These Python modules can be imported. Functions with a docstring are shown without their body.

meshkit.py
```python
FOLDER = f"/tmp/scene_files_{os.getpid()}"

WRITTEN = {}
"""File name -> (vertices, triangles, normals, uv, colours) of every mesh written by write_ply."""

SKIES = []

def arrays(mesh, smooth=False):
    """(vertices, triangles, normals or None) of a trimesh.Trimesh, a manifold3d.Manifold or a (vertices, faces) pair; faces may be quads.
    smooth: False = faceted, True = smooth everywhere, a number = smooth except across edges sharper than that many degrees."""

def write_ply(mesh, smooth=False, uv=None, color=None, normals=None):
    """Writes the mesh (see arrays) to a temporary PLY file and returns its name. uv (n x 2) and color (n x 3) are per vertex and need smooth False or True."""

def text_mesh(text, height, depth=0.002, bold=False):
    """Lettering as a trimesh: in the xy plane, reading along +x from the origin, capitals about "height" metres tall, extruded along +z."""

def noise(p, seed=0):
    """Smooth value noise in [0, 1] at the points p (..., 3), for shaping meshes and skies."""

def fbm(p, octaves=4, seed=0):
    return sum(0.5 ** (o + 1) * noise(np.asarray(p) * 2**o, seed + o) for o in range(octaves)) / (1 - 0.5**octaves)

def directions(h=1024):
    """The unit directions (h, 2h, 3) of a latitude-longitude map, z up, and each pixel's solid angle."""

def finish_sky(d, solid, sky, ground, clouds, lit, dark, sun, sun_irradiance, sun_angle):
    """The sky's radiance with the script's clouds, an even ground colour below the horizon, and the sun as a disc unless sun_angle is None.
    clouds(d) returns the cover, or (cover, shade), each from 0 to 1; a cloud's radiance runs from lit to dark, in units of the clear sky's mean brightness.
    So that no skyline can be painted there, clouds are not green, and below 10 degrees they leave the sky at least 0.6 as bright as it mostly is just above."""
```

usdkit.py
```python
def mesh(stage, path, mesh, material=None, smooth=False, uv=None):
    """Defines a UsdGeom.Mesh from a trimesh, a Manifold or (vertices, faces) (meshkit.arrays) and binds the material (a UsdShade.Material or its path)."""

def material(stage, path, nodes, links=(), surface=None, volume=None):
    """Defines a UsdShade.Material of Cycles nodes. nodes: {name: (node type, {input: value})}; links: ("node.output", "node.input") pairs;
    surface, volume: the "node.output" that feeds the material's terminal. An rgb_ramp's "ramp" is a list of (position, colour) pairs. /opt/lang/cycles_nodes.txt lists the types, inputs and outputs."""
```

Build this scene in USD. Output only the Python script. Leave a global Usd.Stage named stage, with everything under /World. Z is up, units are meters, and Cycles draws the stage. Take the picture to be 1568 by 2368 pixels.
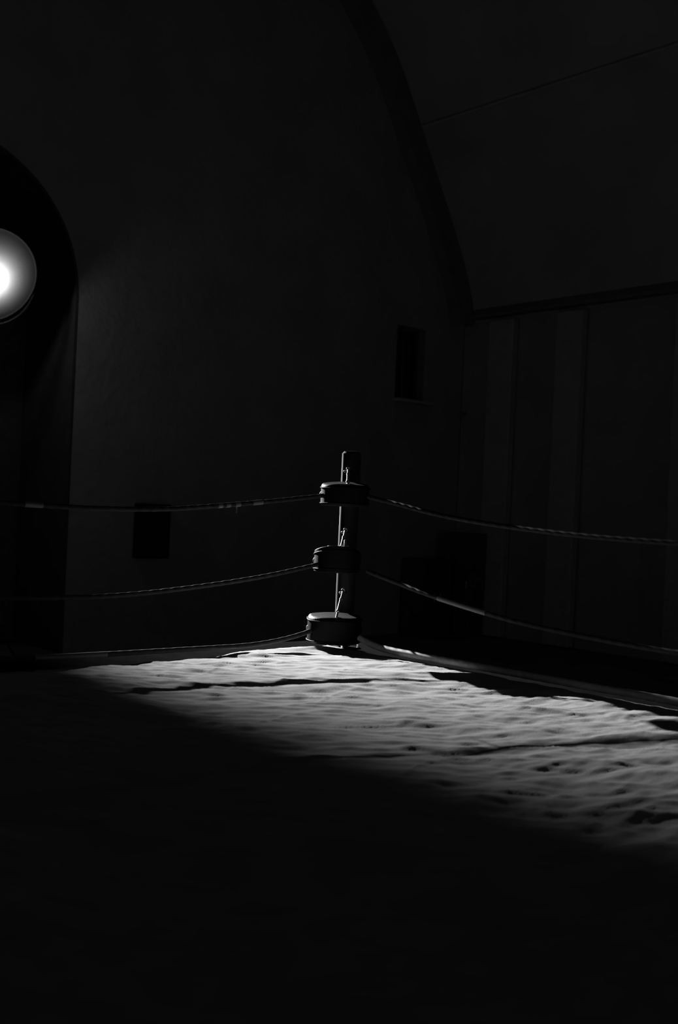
import math, numpy as np, trimesh, shapely
from shapely.geometry import Polygon
from scipy.interpolate import PchipInterpolator, CubicSpline
import usdkit, meshkit
from pxr import Usd, UsdGeom, UsdLux, Gf, Sdf

stage = Usd.Stage.CreateInMemory()
UsdGeom.SetStageUpAxis(stage, UsdGeom.Tokens.z)
UsdGeom.SetStageMetersPerUnit(stage, 1.0)
UsdGeom.Xform.Define(stage, '/World')
rng = np.random.default_rng(7)

# ---------------------------------------------------------------- camera
CANVAS = 1.0                       # the ring canvas lies 1 m above the hall floor (z = 0)
EYE = CANVAS + 0.763
F_PX = 2500.0
ROLL = math.atan(0.0454)           # the photographer held the camera slightly tilted
cam = UsdGeom.Camera.Define(stage, '/World/Camera')
cam.AddTranslateOp().Set(Gf.Vec3d(0, 0, EYE))
cam.AddRotateYOp().Set(-math.degrees(ROLL))
cam.AddRotateXOp().Set(90.0)
cam.CreateFocalLengthAttr(50.0)
cam.CreateHorizontalApertureAttr(50.0 * 1568 / F_PX)
cam.CreateVerticalApertureAttr(50.0 * 2368 / F_PX)
cam.CreateClippingRangeAttr(Gf.Vec2f(0.05, 200))
cam.CreateExposureAttr(0.0)
cam.CreateFStopAttr(3.6)
cam.CreateFocusDistanceAttr(6.1)

# ---------------------------------------------------------------- lights
LAMP = np.array([-3.70, 11.30, CANVAS + 2.98])      # the only strong lamp: a floodlight in the archway
AIM = np.array([-0.45, 7.13, CANVAS + 0.0])
SPOT_POWER = 140000.0
SPOT_CONE, SPOT_SOFT = 16.6, 0.88
FILL = 0.65                                          # strength of the dim fill light added far behind the camera

def unit(v):
    v = np.asarray(v, float); return v / np.linalg.norm(v)

AX = unit(AIM - LAMP)

def look_matrix(eye, direction):                      # -z looks along direction
    z = -unit(direction); x = unit(np.cross([0, 0, 1], z)); y = np.cross(z, x)
    m = np.eye(4); m[:3, 0], m[:3, 1], m[:3, 2], m[:3, 3] = x, y, z, eye
    return m

# ---------------------------------------------------------------- helpers
USED = {}
def numbered(parent, name):
    k = (parent, name); n = USED.get(k, 0); USED[k] = n + 1
    return f'{parent}/{name}' + (f'_{n:03d}' if n else '')

def obj(name, mesh, mat, parent='/World', smooth=35, **data):
    p = numbered(parent, name)
    m = usdkit.mesh(stage, p, mesh, mat, smooth=smooth)
    for k, v in data.items():
        m.GetPrim().SetCustomDataByKey(k, v)
    return p

def thing(name, label, category, group=None):
    p = numbered('/World', name)
    x = UsdGeom.Xform.Define(stage, p).GetPrim()
    x.SetCustomDataByKey('label', label); x.SetCustomDataByKey('category', category)
    if group: x.SetCustomDataByKey('group', group)
    return p

def setting(name, mesh, mat, label, category, smooth=35):
    return obj(name, mesh, mat, smooth=smooth, kind='structure', label=label, category=category)

def cat(*ms):
    return trimesh.util.concatenate([m for m in ms])

def basis(m, x, y, z, o):
    t = np.eye(4); t[:3, 0], t[:3, 1], t[:3, 2], t[:3, 3] = x, y, z, o
    m = m.copy(); m.apply_transform(t); return m

def cyl(a, b, r, r2=None, n=24):
    a, b = np.asarray(a, float), np.asarray(b, float)
    r2 = r if r2 is None else r2
    z = unit(b - a); x = unit(np.cross(z, [0.31, 0.87, 0.11])); y = np.cross(z, x)
    L = np.linalg.norm(b - a)
    c = min(0.2 * min(r, r2), 0.2 * L)
    prof = np.array([[0, 0], [r - c, 0], [r, c], [r2, L - c], [r2 - c, L], [0, L]])
    return basis(trimesh.creation.revolve(prof, sections=n), x, y, z, a)

def lathe(profile, o, axis, n=64):
    z = unit(axis); x = unit(np.cross([0, 0, 1], z)) if abs(z[2]) < .999 else np.array([1., 0, 0]); y = np.cross(z, x)
    return basis(trimesh.creation.revolve(np.array(profile, float), sections=n), x, y, z, o)

def ball(c, r, n=3):
    m = trimesh.creation.icosphere(n, r); m.apply_translation(c); return m

def ring(c, R, r, axis, n=32, k=14):
    m = trimesh.creation.torus(R, r, major_sections=n, minor_sections=k)
    z = unit(axis); x = unit(np.cross(z, [0.31, 0.87, 0.11])); y = np.cross(z, x)
    return basis(m, x, y, z, c)

def rounded(poly, h, bev):
    """An extruded outline with its top and bottom edges rounded, base at z = 0."""
    steps = 5; rings = []
    for k in range(steps + 1):
        a = math.pi / 2 * k / steps
        rings.append((bev * (1 - math.sin(a)), bev * (1 - math.cos(a))))
    layers = [(i, z) for i, z in rings] + [(i, h - z) for i, z in rings[::-1]]
    N = 96
    def outline(inset):
        q = poly.buffer(-inset, join_style=1) if inset > 1e-9 else poly
        c = np.array(q.exterior.coords)[:-1]
        if q.exterior.is_ccw is False: c = c[::-1]
        cen = np.array([poly.centroid.x, poly.centroid.y])
        out = []
        for t in np.linspace(0, 2 * math.pi, N, endpoint=False):
            ray = shapely.LineString([cen, cen + 5 * np.array([math.cos(t), math.sin(t)])])
            p = ray.intersection(q.exterior)
            p = p if p.geom_type == 'Point' else list(p.geoms)[0]
            out.append((p.x, p.y))
        return np.array(out)
    V = []; Fc = []
    for inset, z in layers:
        V.append(np.c_[outline(inset), np.full(N, z)])
    for l in range(len(layers) - 1):
        for i in range(N):
            a, b = l * N + i, l * N + (i + 1) % N
            Fc += [[a, b, b + N], [a, b + N, a + N]]
    V = np.vstack(V)
    c0, c1 = len(V), len(V) + 1
    V = np.vstack([V, [V[:N].mean(0)], [V[-N:].mean(0)]])
    for i in range(N):
        Fc.append([c0, (i + 1) % N, i])
        top = (len(layers) - 1) * N
        Fc.append([c1, top + i, top + (i + 1) % N])
    return trimesh.Trimesh(V, np.array(Fc), process=False)

def box(size, bev=0.004):
    sx, sy, sz = size
    bev = min(bev, 0.3 * min(size))
    return bevel_box(sx, sy, sz, bev)

def bevel_box(sx, sy, sz, b):
    import manifold3d as mf
    m = mf.Manifold.batch_hull([mf.Manifold.cube([sx - 2 * b, sy - 2 * b, sz], True), mf.Manifold.cube([sx - 2 * b, sy, sz - 2 * b], True), mf.Manifold.cube([sx, sy - 2 * b, sz - 2 * b], True)])
    q = m.to_mesh()
    return trimesh.Trimesh(q.vert_properties[:, :3], q.tri_verts)

def grid_mesh(X, Y, Z):
    h, w = X.shape
    V = np.c_[X.ravel(), Y.ravel(), Z.ravel()]
    i = np.arange(h * w).reshape(h, w)
    a, b, c, d = i[:-1, :-1].ravel(), i[:-1, 1:].ravel(), i[1:, 1:].ravel(), i[1:, :-1].ravel()
    return V, np.vstack([np.c_[a, b, c], np.c_[a, c, d]])

# ---------------------------------------------------------------- materials
def M(name, base, rough=0.6, metallic=0.0, vary=0.0, scale=6.0, bump=0.0, bump_scale=60.0, spec=0.5, coat=0.0, sheen=0.0, detail=5.0):
    b = np.array([base] * 3, float) if np.ndim(base) == 0 else np.array(base, float)
    nodes = {'p': ('principled_bsdf', {'base_color': tuple(b), 'roughness': rough, 'metallic': metallic, 'specular_ior_level': spec, 'coat_weight': coat, 'sheen_weight': sheen}),
             't': ('texture_coordinate', {})}
    links = []
    if vary:
        nodes['n'] = ('noise_texture', {'scale': scale, 'detail': detail, 'roughness': 0.6})
        nodes['r'] = ('rgb_ramp', {'ramp': [(0.3, tuple(b * (1 - vary))), (0.7, tuple(b * (1 + vary)))]})
        links += [('t.object', 'n.vector'), ('n.fac', 'r.fac'), ('r.color', 'p.base_color')]
    if bump:
        nodes['bn'] = ('noise_texture', {'scale': bump_scale, 'detail': 4.0})
        nodes['b'] = ('bump', {'strength': 1.0, 'distance': bump})
        links += [('t.object', 'bn.vector'), ('bn.fac', 'b.height'), ('b.normal', 'p.normal')]
    return usdkit.material(stage, '/World/Looks/' + name, nodes, links, surface='p.BSDF')

PLASTER = M('plaster', 0.38, 0.85, vary=0.12, scale=1.3, bump=0.01, bump_scale=9)
VAULT = M('vault_plaster', 0.42, 0.85, vary=0.15, scale=0.8, bump=0.01, bump_scale=7)
STONE = M('dark_stone', 0.19, 0.7, vary=0.25, scale=5, bump=0.006, bump_scale=25)
PALE_STONE = M('pale_stone', 0.46, 0.7, vary=0.12, scale=5, bump=0.004, bump_scale=25)
CONCRETE = M('floor_concrete', 0.09, 0.6, vary=0.3, scale=2.5, bump=0.004, bump_scale=30)
DARKWOOD = M('dark_wood', 0.07, 0.5, vary=0.3, scale=9)
BLACKMETAL = M('black_metal', 0.02, 0.45, metallic=0.6)
CANVASM = M('canvas_cloth', 0.44, 0.9, vary=0.06, scale=5, bump=0.0015, bump_scale=220, spec=0.1)
SKIRT = M('black_skirt', 0.010, 0.95, vary=0.2, scale=14, spec=0.0)
SHADE_JAMB = M('shade_jamb', 0.08, 0.9, vary=0.2, scale=6, spec=0.1)  # reveal of the archway: its shade is put into this dark colour
VINYL = M('black_vinyl', 0.004, 0.56, bump=0.0012, bump_scale=180, spec=0.16)
ROPE = M('rope_cloth', 0.035, 0.62, spec=0.15, vary=0.3, scale=40, bump=0.0006, bump_scale=500)
ROPE_LIT = M('lit_rope_cloth', 0.19, 0.6, vary=0.25, scale=40, bump=0.0006, bump_scale=500)  # paler copy of the rope cloth: the beam's light put into the colour
TAPE = M('pale_tape', 0.16, 0.45)
CHROME = M('chrome', 0.85, 0.33, metallic=1.0)
STEEL = M('brushed_steel', 0.7, 0.42, metallic=1.0, bump=0.0003, bump_scale=300)
PAINT = M('black_paint', 0.006, 0.68, spec=0.5)
REFLECTOR = M('reflector_white', 0.85, 0.8, spec=0.05)
PANE = M('dark_pane', 0.01, 0.15)
BULB = usdkit.material(stage, '/World/Looks/bulb', {'e': ('emission', {'color': (1, 1, 1), 'strength': 36.0})}, surface='e.emission')

# ---------------------------------------------------------------- the hall: end wall, side wall, barrel vault
W = unit([-0.745, -0.667, 0])       # along the end wall, away from the room corner K
Rr = np.array([-W[1], W[0], 0])     # along the side wall, towards the camera
K = np.array([1.822, 16.820, 0])    # the room's far corner on the floor
UP = np.array([0, 0, 1.0])
def hall(s, q, z):                  # s along the end wall, q out from it, z up
    return K + s * W + q * Rr + np.array([0, 0, z])
SPAN, LONG = 16.4, 24.0
fill_light = UsdLux.RectLight.Define(stage, '/World/AddedFillLight')  # fill light added behind the camera to lift the dim walls
fill_light.AddTransformOp().Set(Gf.Matrix4d(*look_matrix(hall(6.0, LONG - .1, 2.3), -Rr).T.ravel().tolist()))
fill_light.CreateWidthAttr(2.4); fill_light.CreateHeightAttr(2.4); fill_light.CreateIntensityAttr(FILL)

def slab_on_end_wall(poly, q0, q1):
    """An outline in (s, z) given thickness from q0 to q1."""
    m = trimesh.creation.extrude_polygon(poly, abs(q1 - q0))
    n = np.cross(W, UP)
    return basis(m, W, UP, n, hall(0, min(q0, q1) if n @ Rr > 0 else max(q0, q1), 0))

# vault section over the end wall, (s, z above the floor)
VS = np.array([0, .05, .3, .75, 1.27, 1.87, 2.51, 4.0, 6.0, 8.2])
VZ = np.array([4.78, 4.97, 5.60, 6.42, 7.26, 8.23, 8.94, 10.1, 11.0, 11.3])
half = PchipInterpolator(VS, VZ)
s_left = np.concatenate([np.linspace(0, .3, 8)[:-1], np.linspace(.3, 8.2, 44)])
z_left = half(s_left)
S_ARC = np.concatenate([s_left, (SPAN - s_left[::-1])[1:]])
Z_ARC = np.concatenate([z_left, z_left[::-1][1:]])

ARCH_C, ARCH_R, ARCH_SPRING = 8.19, 1.555, 4.10
ang = np.linspace(0, math.pi, 49)
def arch(r, base=0.0):
    return Polygon([(ARCH_C + r, base)] + [(ARCH_C + r * math.cos(a), ARCH_SPRING + r * math.sin(a)) for a in ang] + [(ARCH_C - r, base)])
end = Polygon([(0, 0), (SPAN, 0)] + list(zip(S_ARC[::-1], Z_ARC[::-1])))
WIN = shapely.box(0.82, 3.47, 1.46, 4.55)
end_holed = end.difference(arch(ARCH_R + .028, -0.01)).difference(WIN)
setting('wall_left', slab_on_end_wall(end_holed, -0.45, 0), PLASTER, 'grey plaster end wall with the tall dark archway behind the ring', 'wall')
fl = box([SPAN + 2, LONG + 2, 0.2]); fl = basis(fl, W, Rr, UP, hall(SPAN / 2, LONG / 2, -0.1))
setting('floor', fl, CONCRETE, 'dark concrete hall floor around the ring', 'floor')
wr = bevel_box(LONG, 0.45, 4.9, 0.01); wr = basis(wr, Rr, -W, UP, hall(-0.226, LONG / 2, 2.45))
setting('wall_right', wr, PLASTER, 'grey plaster side wall with pilasters right of the ring', 'wall')
wo = bevel_box(LONG, 0.45, 4.9, 0.01); wo = basis(wo, Rr, -W, UP, hall(SPAN + 0.226, LONG / 2, 2.45))
setting('wall_far_side', wo, PLASTER, 'grey plaster side wall opposite, out of sight to the left', 'wall')
setting('wall_near', slab_on_end_wall(end, LONG, LONG + .4), PLASTER, 'grey plaster end wall behind the camera', 'wall')
# the vault: a shell with thickness over the hall
ph = np.concatenate([[0.0], np.linspace(0, 1, 13)[1:]])
arc_in = np.c_[S_ARC, Z_ARC]
out_pts = Polygon(np.vstack([arc_in, [[SPAN, 0], [0, 0]]])).buffer(0.3)
outer = np.c_[8.2 + (S_ARC - 8.2) * 1.04, Z_ARC + 0.3]
shell = Polygon(np.vstack([arc_in, outer[::-1]])).buffer(0)
setting('ceiling', slab_on_end_wall(shell, -0.45, LONG), VAULT, 'dark plaster barrel vault over the hall', 'ceiling')

# dark stone rib where the vault meets the end wall
cen = np.array([8.2, 3.0])
inner = arc_in.copy()
nrm = np.gradient(arc_in, axis=0); nrm = np.c_[nrm[:, 1], -nrm[:, 0]]; nrm /= np.linalg.norm(nrm, axis=1)[:, None]
rib_in = arc_in + nrm * 0.34
rib = Polygon(np.vstack([arc_in + nrm * .005, rib_in[::-1]])).buffer(0)
setting('trim_1', slab_on_end_wall(rib, 0.002, 0.22), STONE, 'dark stone rib arching along the vault edge on the end wall', 'arch rib')
# cornice on the side wall at the spring of the vault
cor = Polygon([(0, 0), (0.16, 0), (0.16, .05), (.10, .09), (.05, .16), (0, .16)])
cm = trimesh.creation.extrude_polygon(cor, LONG - 0.3)
setting('trim_2', basis(cm, W, UP, np.cross(W, UP), hall(0.002, 0, 4.80) + (Rr * 0.25 if np.dot(np.cross(W, UP), Rr) > 0 else Rr * (LONG - .05))), STONE, 'dark stone cornice running along the right side wall', 'cornice')
# pilasters on the side wall
for i, (q0, q1) in enumerate([(0.62, 1.08), (1.86, 2.30), (3.75, 4.2), (5.6, 6.05)]):
    p = bevel_box(q1 - q0, 0.14, 4.72, 0.015)
    setting(f'trim_{i + 3}', basis(p, Rr, -W, UP, hall(0.0725, (q0 + q1) / 2, 2.38)), PALE_STONE,
            ['pale pilaster nearest the far room corner', 'second pale pilaster from the far room corner', 'third pale pilaster from the far corner, past the frame', 'fourth pale pilaster from the far corner, past the frame'][i], 'pilaster')
# door leaves at the back of the archway, and its reveal
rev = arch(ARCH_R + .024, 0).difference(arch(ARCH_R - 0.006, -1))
setting('trim_7', slab_on_end_wall(rev, -1.3, 0.004), SHADE_JAMB, 'jamb lining inside the archway, its shade put into the dark colour', 'arch reveal')
d1 = thing('door_1', 'tall dark double door at the back of the archway', 'door')
stage.GetPrimAtPath(d1).SetCustomDataByKey('kind', 'structure')
leafpoly = arch(ARCH_R - .012, 0.0)
for side in (0, 1):
    lf = leafpoly.intersection(shapely.box(0, 0, ARCH_C - .004, 9) if side == 0 else shapely.box(ARCH_C + .004, 0, 20, 9))
    obj('leaf', slab_on_end_wall(lf, -1.29, -1.22), DARKWOOD, d1)
    s0 = ARCH_C + (-.75 if side == 0 else .75)
    for zz in (0.9, 2.2, 3.5):
        obj('panel', basis(bevel_box(1.0, .03, 1.05, .01), W, Rr, UP, hall(s0, -1.206, zz)), DARKWOOD, d1)
# the small dark window high on the end wall
w1 = thing('window_1', 'small dark window high on the end wall near the corner', 'window')
stage.GetPrimAtPath(w1).SetCustomDataByKey('kind', 'structure')
obj('frame', slab_on_end_wall(WIN.difference(WIN.buffer(-.05)).union(shapely.box(1.12, 3.5, 1.16, 4.5)), -.25, -.18), DARKWOOD, w1)
obj('pane', slab_on_end_wall(WIN.buffer(-.045), -.225, -.205), PANE, w1)
obj('sill', basis(bevel_box(.72, .16, .05, .01), W, Rr, UP, hall(1.14, 0.075, 3.44)), PALE_STONE, w1)
# frame added around the fill light on the wall behind the camera
d2 = thing('door_2', 'added frame around the fill light on the end wall behind the camera', 'fill_light_frame')
stage.GetPrimAtPath(d2).SetCustomDataByKey('kind', 'structure')
obj('frame', basis(trimesh.creation.extrude_polygon(shapely.box(-1.34, -1.34, 1.34, 1.34).difference(shapely.box(-1.22, -1.22, 1.22, 1.22)), .1), W, UP, np.cross(W, UP), hall(6.0, LONG - .06, 2.3) - np.cross(W, UP) * .05), DARKWOOD, d2)
# conduit along the vault
zc = 7.43; sc = float(np.interp(zc, z_left, s_left)) + .03
pipe = obj('conduit', cyl(hall(sc, .3, zc - .03), hall(sc, LONG - .5, zc - .03), .022), PALE_STONE, label='thin pale conduit running along the vault above the right wall', category='conduit')

# furniture in the dark along the walls
def cabinet(name, label, category, o, ex, ey, size, doors, base=True):
    t = thing(name, label, category)
    w, d, h = size
    obj('body', basis(bevel_box(w, d, h, .008), ex, ey, UP, o + UP * h / 2), DARKWOOD, t)
    for k in range(doors):
        c = o + ex * ((k + .5) / doors - .5) * w + ey * (d / 2 + .010) + UP * h / 2
        p = obj('door', basis(bevel_box(w / doors - .02, .022, h - .08, .005), ex, ey, UP, c), DARKWOOD, t)
        hx = c + ex * (w / doors / 2 - .06) * (1 if k % 2 == 0 else -1) + ey * .022
        obj('handle', cyl(hx - UP * .06, hx + UP * .06, .008), STEEL, p)
    return t
cabinet('storage_cabinet', 'low dark cabinet on the floor against the end wall', 'cabinet', hall(.86, .24, 0), W, Rr, (.62, .42, 1.14), 2)
cabinet('locker', 'taller dark locker in the corner by the right wall', 'locker', hall(.24, .50, 0), Rr, W, (.52, .44, 1.54), 1)
t = thing('electrical_box', 'dark metal box fixed to the end wall left of the post', 'electrical box')
obj('body', basis(bevel_box(.44, .14, .66, .01), W, Rr, UP, hall(5.53, .072, 1.43)), BLACKMETAL, t)
obj('lid', basis(bevel_box(.40, .02, .62, .006), W, Rr, UP, hall(5.53, .151, 1.43)), BLACKMETAL, t)

# ---------------------------------------------------------------- the ring
C0 = np.array([0.02, 6.19, 0])                    # the corner post
def ringpt(a, b, z):                              # a along the left ropes, b along the right ropes
    return np.array([0.0, 6.15, 0]) + a * W + b * Rr + np.array([0, 0, CANVAS + z])
SIDE = 5.0
rp = thing('ring_platform', 'black skirted platform that carries the ring canvas', 'ring platform')
deck = bevel_box(SIDE + .9, SIDE + .9, .12, .015)
obj('deck', basis(deck, W, Rr, UP, ringpt(SIDE / 2, SIDE / 2, -.0895)), SKIRT, rp)
for a, b, ex in ((SIDE / 2, -.44, W), (-.44, SIDE / 2, Rr), (SIDE / 2, SIDE + .44, W), (SIDE + .44, SIDE / 2, Rr)):
    ey = np.cross(UP, ex)
    L = SIDE + .86
    xs = np.linspace(-L / 2, L / 2, 260); zs = np.array([0.0, .3, .6, CANVAS - .15])
    X, Zz = np.meshgrid(xs, zs); fold = .012 * np.sin(X * 21) * (1.2 - Zz)
    c = ringpt(a, b, -CANVAS)
    P = [c + x * ex + f * ey + UP * z for x, f, z in zip(X.ravel(), fold.ravel(), Zz.ravel())]
    P = np.array(P); V, Fq = grid_mesh(P[:, 0].reshape(X.shape), P[:, 1].reshape(X.shape), P[:, 2].reshape(X.shape))
    V2 = V + ey * .004
    obj('skirt', (np.vstack([V, V2]), np.vstack([Fq, Fq[:, ::-1] + len(V)])), SKIRT, rp, smooth=True)

# canvas: a wrinkled cloth sheet stretched on the deck
def sheet():
    n = 440
    a = np.linspace(-0.02, SIDE - .02, n); b = np.linspace(-.055, SIDE - .02, n)
    A, B = np.meshgrid(a, b)
    k = np.clip((A - .5) / .5, 0, 1); B = B + (SIDE - B) / SIDE * .14 * k * k * (3 - 2 * k)
    P = np.array([0.0, 6.15]) + A[..., None] * W[:2] + B[..., None] * Rr[:2]
    X, Y = P[..., 0], P[..., 1]
    pts = np.c_[X.ravel(), Y.ravel(), np.zeros(X.size)]
    def nz(sx, sy, rot, off, oct=3):
        c, s = math.cos(rot), math.sin(rot)
        q = np.c_[(c * pts[:, 0] + s * pts[:, 1]) * sx + off, (-s * pts[:, 0] + c * pts[:, 1]) * sy - off * .7, np.full(len(pts), off * 1.3)]
        return (meshkit.fbm(q, octaves=oct).reshape(X.shape) - .5) * 2
    big = nz(1.1, 1.5, .3, 3.1)
    # the wrinkles run roughly along the ring's sides: one way on the right, another on the left
    wr = np.clip((X - .1) / 1.1, 0, 1); wl = np.clip((-.1 - X) / .9, 0, 1); wc = 1 - wr - wl
    def field(sx, sy, off, oct=2):
        return (wr * nz(sx, sy, .62, off, oct) + wc * nz(sx, sy, .10, off + 5.3, oct) + wl * nz(sx, sy, -.30, off + 9.1, oct)) / np.sqrt(wr ** 2 + wc ** 2 + wl ** 2)
    mid, fine, tiny = field(2.0, 6.0, 11.7), field(4.6, 14.0, 41.3, 3), field(9.0, 34.0, 71.9)
    creaseA, creaseB, creaseC = nz(.9, 2.6, -.45, 23.9, 3), nz(1.1, 2.8, .85, 57.0, 3), nz(.8, 3.4, .15, 88.0, 3)
    dents = field(3.6, 10.0, 133.0)
    def ridges(f, w): return np.exp(-(f / w) ** 2)
    z = .008 * big + .0145 * mid + .0145 * fine + .0055 * tiny + .002 * ridges(creaseA, .03) + .002 * ridges(creaseB, .03) + .004 * ridges(creaseC, .035) - .004 * np.clip((dents - .05) / .45, 0, 1) ** 2
    B0 = np.meshgrid(a, b)[1]
    edge = np.clip(np.minimum(A + .02, B0 + .055) / .12, 0, 1)
    z = (z - z.mean()) * (.3 + .7 * edge)
    z = np.maximum(z, -.018) - .010 * (1 - np.clip(np.minimum(A + .02, B0 + .055) / .03, 0, 1)) ** 2
    V, Fq = grid_mesh(X, Y, CANVAS + z)
    m = len(V); i = np.arange(n * n).reshape(n, n)
    bot = V.copy(); bot[:, 2] = CANVAS - .029
    rim = np.concatenate([i[0, :], i[1:, -1], i[-1, -2::-1], i[-2:0:-1, 0]])
    nxt = np.roll(rim, -1)
    side = np.vstack([np.c_[rim, rim + m, nxt + m], np.c_[rim, nxt + m, nxt]])
    return np.vstack([V, bot]), np.vstack([Fq, Fq[:, ::-1] + m, side])
V, Fq = sheet()
obj('ring_canvas', (V, Fq), CANVASM, smooth=40, label='wrinkled pale ring canvas in the pool of light', category='ring canvas')

# the corner post
PC = np.array([0.058, 6.235, CANVAS])
post = thing('corner_post', 'dark steel corner post with a bright lit edge', 'ring post')
obj('tube', cyl(PC + [0, 0, -.004], PC + [0, 0, 1.112], .055, n=64), PAINT, post)
obj('cap', lathe([[0, -.004], [.045, -.004], [.045, .002], [.03, .004], [0, .005]], PC + [0, 0, 1.112], UP, 48), BLACKMETAL, post)
obj('base_plate', basis(bevel_box(.15, .15, .012, .003), W, Rr, UP, PC + [0, 0, -.0175]), BLACKMETAL, post)
for sx in (-1, 1):
    for sy in (-1, 1):
        obj('bolt', cyl(PC + sx * .062 * W + sy * .062 * Rr + [0, 0, -.012], PC + sx * .062 * W + sy * .062 * Rr + [0, 0, .004], .008, n=6), CHROME, post)

def at(px, py, y):                                # helper for measuring: image position at a known distance
    x0, y0 = px - 784, py - 1184
    c, s = math.cos(ROLL), math.sin(ROLL)
    return np.array([(c * x0 + s * y0) / F_PX * y, y, EYE - (-s * x0 + c * y0) / F_PX * y])

# corner pads: half round cushions laced to the post
PADS = [('top', .030, .795, .125, .126, .12), ('middle', .002, .425, .118, .118, -.16), ('bottom', .003, .025, .14, .155, .13)]
for nm, cx, z0, hw, h, tilt in PADS:
    t = thing('corner_pad', {'top': 'topmost black corner pad with a bright upper edge', 'middle': 'middle black corner pad, between the other two on the post', 'bottom': 'lowest and widest black corner pad, just above the canvas'}[nm], 'corner pad', 'corner pads on the post')
    th = np.linspace(math.pi, 2 * math.pi, 40)
    poly = Polygon([(hw * math.copysign(abs(math.cos(a)) ** .8, math.cos(a)), .12 * math.sin(a)) for a in th] + [(hw, .03), (-hw, .03)]).buffer(.012).buffer(0)
    m = rounded(poly, h, {'top': .018, 'middle': .005, 'bottom': .022}[nm])
    v = m.vertices
    up = np.clip(v[:, 2] / h, 0, 1)
    v[:, 2] += up * (v[:, 1] * tilt + .012 * (1 - (v[:, 0] / hw) ** 2))
    m.vertices = v
    c = np.array([cx, 6.10, CANVAS + z0])
    body = m.copy(); body.apply_translation(c)
    obj('cushion', body, VINYL, t)
    seam = []
    for zz in (.016, h - .02):
        pts = np.array(poly.buffer(.003).exterior.coords)[::3]
        P = np.c_[pts, zz + (zz / h) * (pts[:, 1] * tilt + .012 * (1 - (pts[:, 0] / hw) ** 2))] + c
        seam.append(P)
    for P in seam:
        segs = [cyl(P[k], P[(k + 1) % len(P)], .003, n=6) for k in range(len(P)) if np.linalg.norm(P[k] - P[(k + 1) % len(P)]) > 1e-5]
        obj('piping', cat(*segs), VINYL, t)
    if nm == 'middle':
        obj('stud', lathe([[0, -.012], [.007, -.012], [.0085, .0], [.0075, .006], [.004, .009], [0, .0095]], at(760.5, 1265, 6.0), [0, -.3, 1], 24), CHROME, t)
    for sx in (-1, 1):
        e = c + np.array([sx * (hw - .004), -.005, h * .5])
        obj('lacing_loop', ring(e, .018, .005, [0, 1, 0]), VINYL if sx > 0 else STEEL, t)

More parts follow.
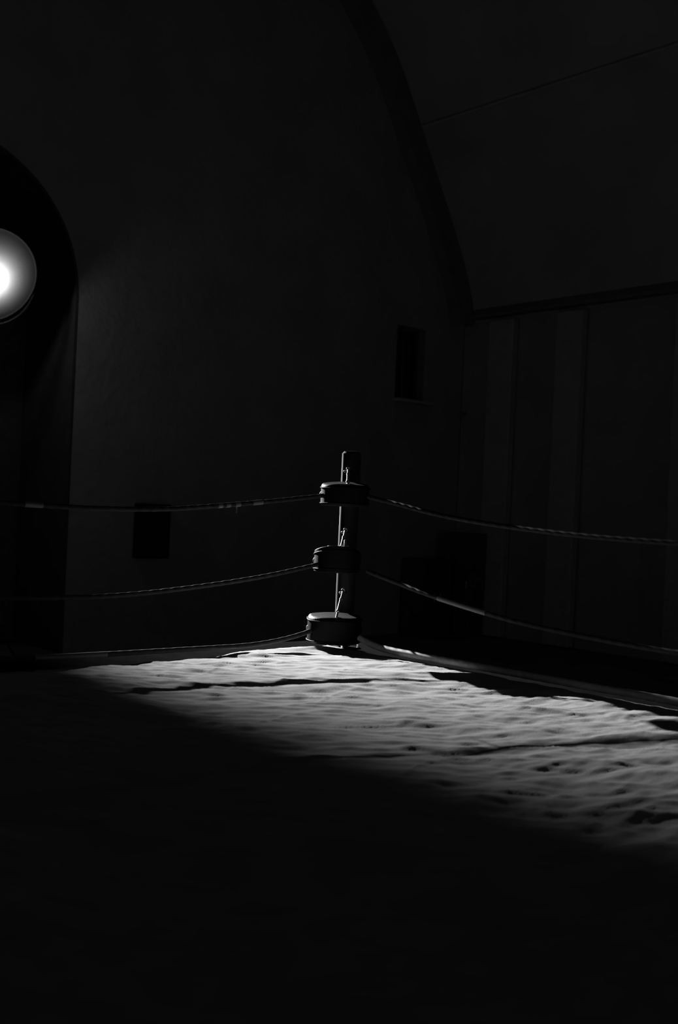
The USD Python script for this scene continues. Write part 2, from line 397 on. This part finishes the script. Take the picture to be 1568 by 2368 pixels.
# turnbuckles: from a bracket on the post down to the pad
TB = [('top', (806, 1082), (804, 1118)), ('middle', (800, 1223), (788, 1270)), ('bottom', (795, 1363), (780, 1419))]
for nm, a, b in TB:
    t = thing('turnbuckle', f'small bright metal turnbuckle above the {nm} corner pad', 'turnbuckle', 'turnbuckles on the corner post')
    A, B = at(*a, 6.13), at(*b, 6.02)
    d = unit(B - A); L = np.linalg.norm(B - A); sidev = unit(np.cross(d, [0, 1, 0]))
    obj('hook_eye', ring(A + d * .006, .009, .0042, np.cross(d, sidev)), CHROME, t)
    obj('rod', cyl(A + d * .012, A + d * .42 * L, .0072, n=20), CHROME, t)
    obj('body', cat(cyl(A + d * .40 * L, A + d * .9 * L, .0088, n=20), ball(A + d * .42 * L, .0108), ball(A + d * .9 * L, .0112)), CHROME, t)
    pin = A + d * .014
    pl = at(a[0] - 8, a[1] + 8, 6.125)
    obj('pin', cat(cyl(pl, pin, .0035, n=12), ball(pl, .0082)), CHROME, t)
    br = np.array([PC[0] + .005, PC[1] - .045, pl[2]])
    obj('bracket', cyl(br, pin, .006, n=12), BLACKMETAL, t)
    if nm == 'middle':
        h0, h1 = at(798.5, 1251, 6.02), at(797.5, 1268, 5.995)
        obj('locking_hook', cat(cyl(h0, h1, .007, n=20), ball(h0, .0075), ball(at(804.5, 1263, 6.0), .006), cyl(h1, at(804.5, 1263, 6.0), .0035, n=10)), CHROME, t)
    obj('lower_pin', cyl(A + d * .88 * L, A + d * (L + .03 ), .006, n=16), CHROME, t)

# ---------------------------------------------------------------- ropes
LEFT = {'top': [(748, 1146), (650, 1157), (500, 1170), (350, 1178), (200, 1175), (75, 1167), (0, 1162)],
        'middle': [(735, 1305), (600, 1335), (450, 1358), (300, 1375), (200, 1381), (100, 1383), (0, 1382)],
        'bottom': [(718, 1459), (640, 1482), (560, 1499), (480, 1508), (400, 1513), (250, 1518), (100, 1521), (0, 1523)]}
RIGHT = {'top': [(853, 1149), (920, 1166), (1020, 1192), (1160, 1216), (1300, 1234), (1400, 1244), (1568, 1256)],
         'middle': [(850, 1321), (900, 1341), (1000, 1379), (1120, 1417), (1200, 1440), (1330, 1468), (1568, 1510)],
         'bottom': [(832, 1475), (900, 1508), (960, 1531), (1050, 1551), (1200, 1576), (1400, 1609), (1568, 1638)]}
ZEND = {'top': .86, 'middle': .48, 'bottom': .09}
RAD = {'top': .0125, 'middle': .0125, 'bottom': .019}

def rope_curve(pts, along, level):
    """The rope hangs in the vertical plane along its ring side; each measured point gives a distance and a height."""
    P0 = np.array([0.0, 6.12]); n = np.array([-along[1], along[0]]); out = []
    for p in pts:
        d = at(*p, 1.0) - [0, 0, EYE]
        tt = (n @ P0) / (n @ d[:2]); q = d * tt
        out.append(((q[:2] - P0) @ along[:2], q[2] + EYE))
    out = np.array(sorted(out))
    if level == 'bottom': out[:, 1] = np.maximum(out[:, 1], CANVAS + RAD[level] + .016)
    s, z = out[:, 0], out[:, 1]
    s = np.append(s, [s[-1] + .8, SIDE - .7, SIDE]); z = np.append(z, [z[-1] + (.02 if level != 'bottom' else .0), z[-1] * .5 + .5 * (CANVAS + ZEND[level]), CANVAS + ZEND[level]])
    f = PchipInterpolator(s, z)
    # smooth the measured heights lightly
    ss = np.linspace(s[0], SIDE, 520); zz = f(ss)
    k = np.hanning(41); k /= k.sum()
    zp = np.convolve(np.pad(zz, 20, mode='edge'), k, 'valid')
    w = np.clip((ss - ss[0]) / .25, 0, 1); zz = zz * (1 - w) + zp * w
    return np.c_[P0[0] + ss * along[0], P0[1] + ss * along[1], zz]

def sweep(C, r, strands=3, twist=34.0, depth=.16, k=24):
    T = np.gradient(C, axis=0); T /= np.linalg.norm(T, axis=1)[:, None]
    S = np.cross(T, UP); S /= np.linalg.norm(S, axis=1)[:, None]; U = np.cross(S, T)
    L = np.concatenate([[0], np.cumsum(np.linalg.norm(np.diff(C, axis=0), axis=1))])
    a = np.linspace(0, 2 * math.pi, k, endpoint=False)
    R = r * (1 - depth + depth * np.abs(np.cos(strands / 2 * (a[None] + twist * L[:, None]))))
    V = C[:, None] + R[..., None] * (np.cos(a)[None, :, None] * S[:, None] + np.sin(a)[None, :, None] * U[:, None])
    V = V.reshape(-1, 3); n = len(C); i = np.arange(n * k).reshape(n, k); j = np.roll(i, -1, 1)
    q = np.vstack([np.c_[i[:-1].ravel(), j[:-1].ravel(), j[1:].ravel()], np.c_[i[:-1].ravel(), j[1:].ravel(), i[1:].ravel()]])
    V = np.vstack([V, C[:1], C[-1:]])
    q = np.vstack([q, np.c_[np.full(k, n * k), j[0], i[0]], np.c_[np.full(k, n * k + 1), i[-1], j[-1]]])
    return trimesh.Trimesh(V, q, process=False)

BANDS = {('left', 'top'): [(57, 95), (505, 512), (523, 530), (545, 552), (585, 605)], ('left', 'middle'): [], ('left', 'bottom'): [(80, 245)],
         ('right', 'top'): [], ('right', 'middle'): [(1015, 1122)], ('right', 'bottom'): []}
for sd, table, along in (('left', LEFT, W), ('right', RIGHT, Rr)):
    for lv in ('top', 'middle', 'bottom'):
        Cv = rope_curve(table[lv], along, lv)
        t = thing('ring_rope', f'{ {"top": "slack topmost", "middle": "sagging middle", "bottom": "lowest"}[lv] } dark ring rope running off to the {sd}' + (', lying along the canvas edge' if lv == 'bottom' else ''), 'ring rope', 'ring ropes')
        rad = .013 if (sd, lv) == ('left', 'bottom') else RAD[lv]
        fine = np.array([np.interp(np.linspace(0, 1, 900), np.linspace(0, 1, len(Cv)), Cv[:, i]) for i in range(3)]).T
        obj('rope', sweep(fine, rad, depth=.07 if lv == 'bottom' else .16), ROPE_LIT if (sd, lv) == ('right', 'bottom') else ROPE, t)
        prj = (fine - [0, 0, EYE]); U0, V0 = prj[:, 0] / prj[:, 1] * F_PX, -prj[:, 2] / prj[:, 1] * F_PX
        px = 784 + math.cos(ROLL) * U0 - math.sin(ROLL) * V0
        for x0, x1 in BANDS[(sd, lv)]:
            sel = fine[(px >= x0 - 3) & (px <= x1 + 3)]
            if len(sel) > 2: obj('tape_band', sweep(sel, rad * 1.06, depth=0), TAPE, t)

        if (sd, lv) == ('left', 'top'):                # a loose end of tape hangs from the rope
            k = int(np.argmin(np.abs(px - 548))); c = fine[k] - [0, 0, rad]
            obj('tape_end', cat(cyl(c, c + [.002, .003, -.012], .004, .003, 10), cyl(c + [.002, .003, -.011], c + [.0, .0, -.032], .003, .004, 10)), TAPE, t)

# ---------------------------------------------------------------- floodlight in the archway
fl = thing('floodlight', 'round floodlight glowing on a stand in the archway', 'floodlight')
RIM_R, DEEP = .52, -.14
back = LAMP - AX * .12
prof = [(RIM_R * k, -.14 * k * k) for k in np.linspace(.0, 1, 30)]
outp = [(r + .012, z - .014) for r, z in prof[::-1]]; outp[-1] = (0, -.014)
obj('reflector', lathe(prof + [(RIM_R + .006, DEEP + .0)] + [(RIM_R, DEEP + .001)][:0] + [(r, z - .004) for r, z in prof[::-1]], back, AX, 96), REFLECTOR, fl)
obj('housing', lathe([(0, -.19), (.34, -.19), (.46, -.175)] + [(RIM_R + .010, DEEP - .012)] + [(RIM_R + .008, DEEP + .002)] + [(r, z - .006) for r, z in prof[::-1]], back, AX, 96), BLACKMETAL, fl)
obj('rim', ring(back + AX * (DEEP + .004), RIM_R + .006, .007, AX, 96, 12), BLACKMETAL, fl)
obj('bulb', ball(LAMP, .065, 3), BULB, fl)
obj('bulb_socket', cyl(back - AX * .02, LAMP - AX * .05, .02), BLACKMETAL, fl)
sidev = unit(np.cross(AX, UP)); pv = back - AX * .22
yk = [pv + sidev * (.56 * math.cos(a)) + np.array([0, 0, -.56 * math.sin(a)]) for a in np.linspace(0, math.pi, 25)]
obj('yoke', cat(*[cyl(yk[k], yk[k + 1], .014, n=10) for k in range(24)]), BLACKMETAL, fl)
foot = np.array([pv[0], pv[1], 0])
obj('stand_pole', cyl(foot + [0, 0, .25], np.array([pv[0], pv[1], pv[2] - .55]), .02), BLACKMETAL, fl)
for k in range(3):
    a = k * 2 * math.pi / 3 + .4
    e = foot + np.array([.5 * math.cos(a), .5 * math.sin(a), .012])
    obj('stand_leg', cyl(foot + [0, 0, .8], e, .012, n=12), BLACKMETAL, fl)
sp = UsdLux.SphereLight.Define(stage, fl + '/beam')
spm = look_matrix(LAMP + AX * .06, AX)
sp.AddTransformOp().Set(Gf.Matrix4d(*spm.T.ravel().tolist()))
sp.CreateRadiusAttr(.04); sp.CreateIntensityAttr(SPOT_POWER)
sh = UsdLux.ShapingAPI.Apply(sp.GetPrim())
sh.CreateShapingConeAngleAttr(SPOT_CONE); sh.CreateShapingConeSoftnessAttr(SPOT_SOFT)
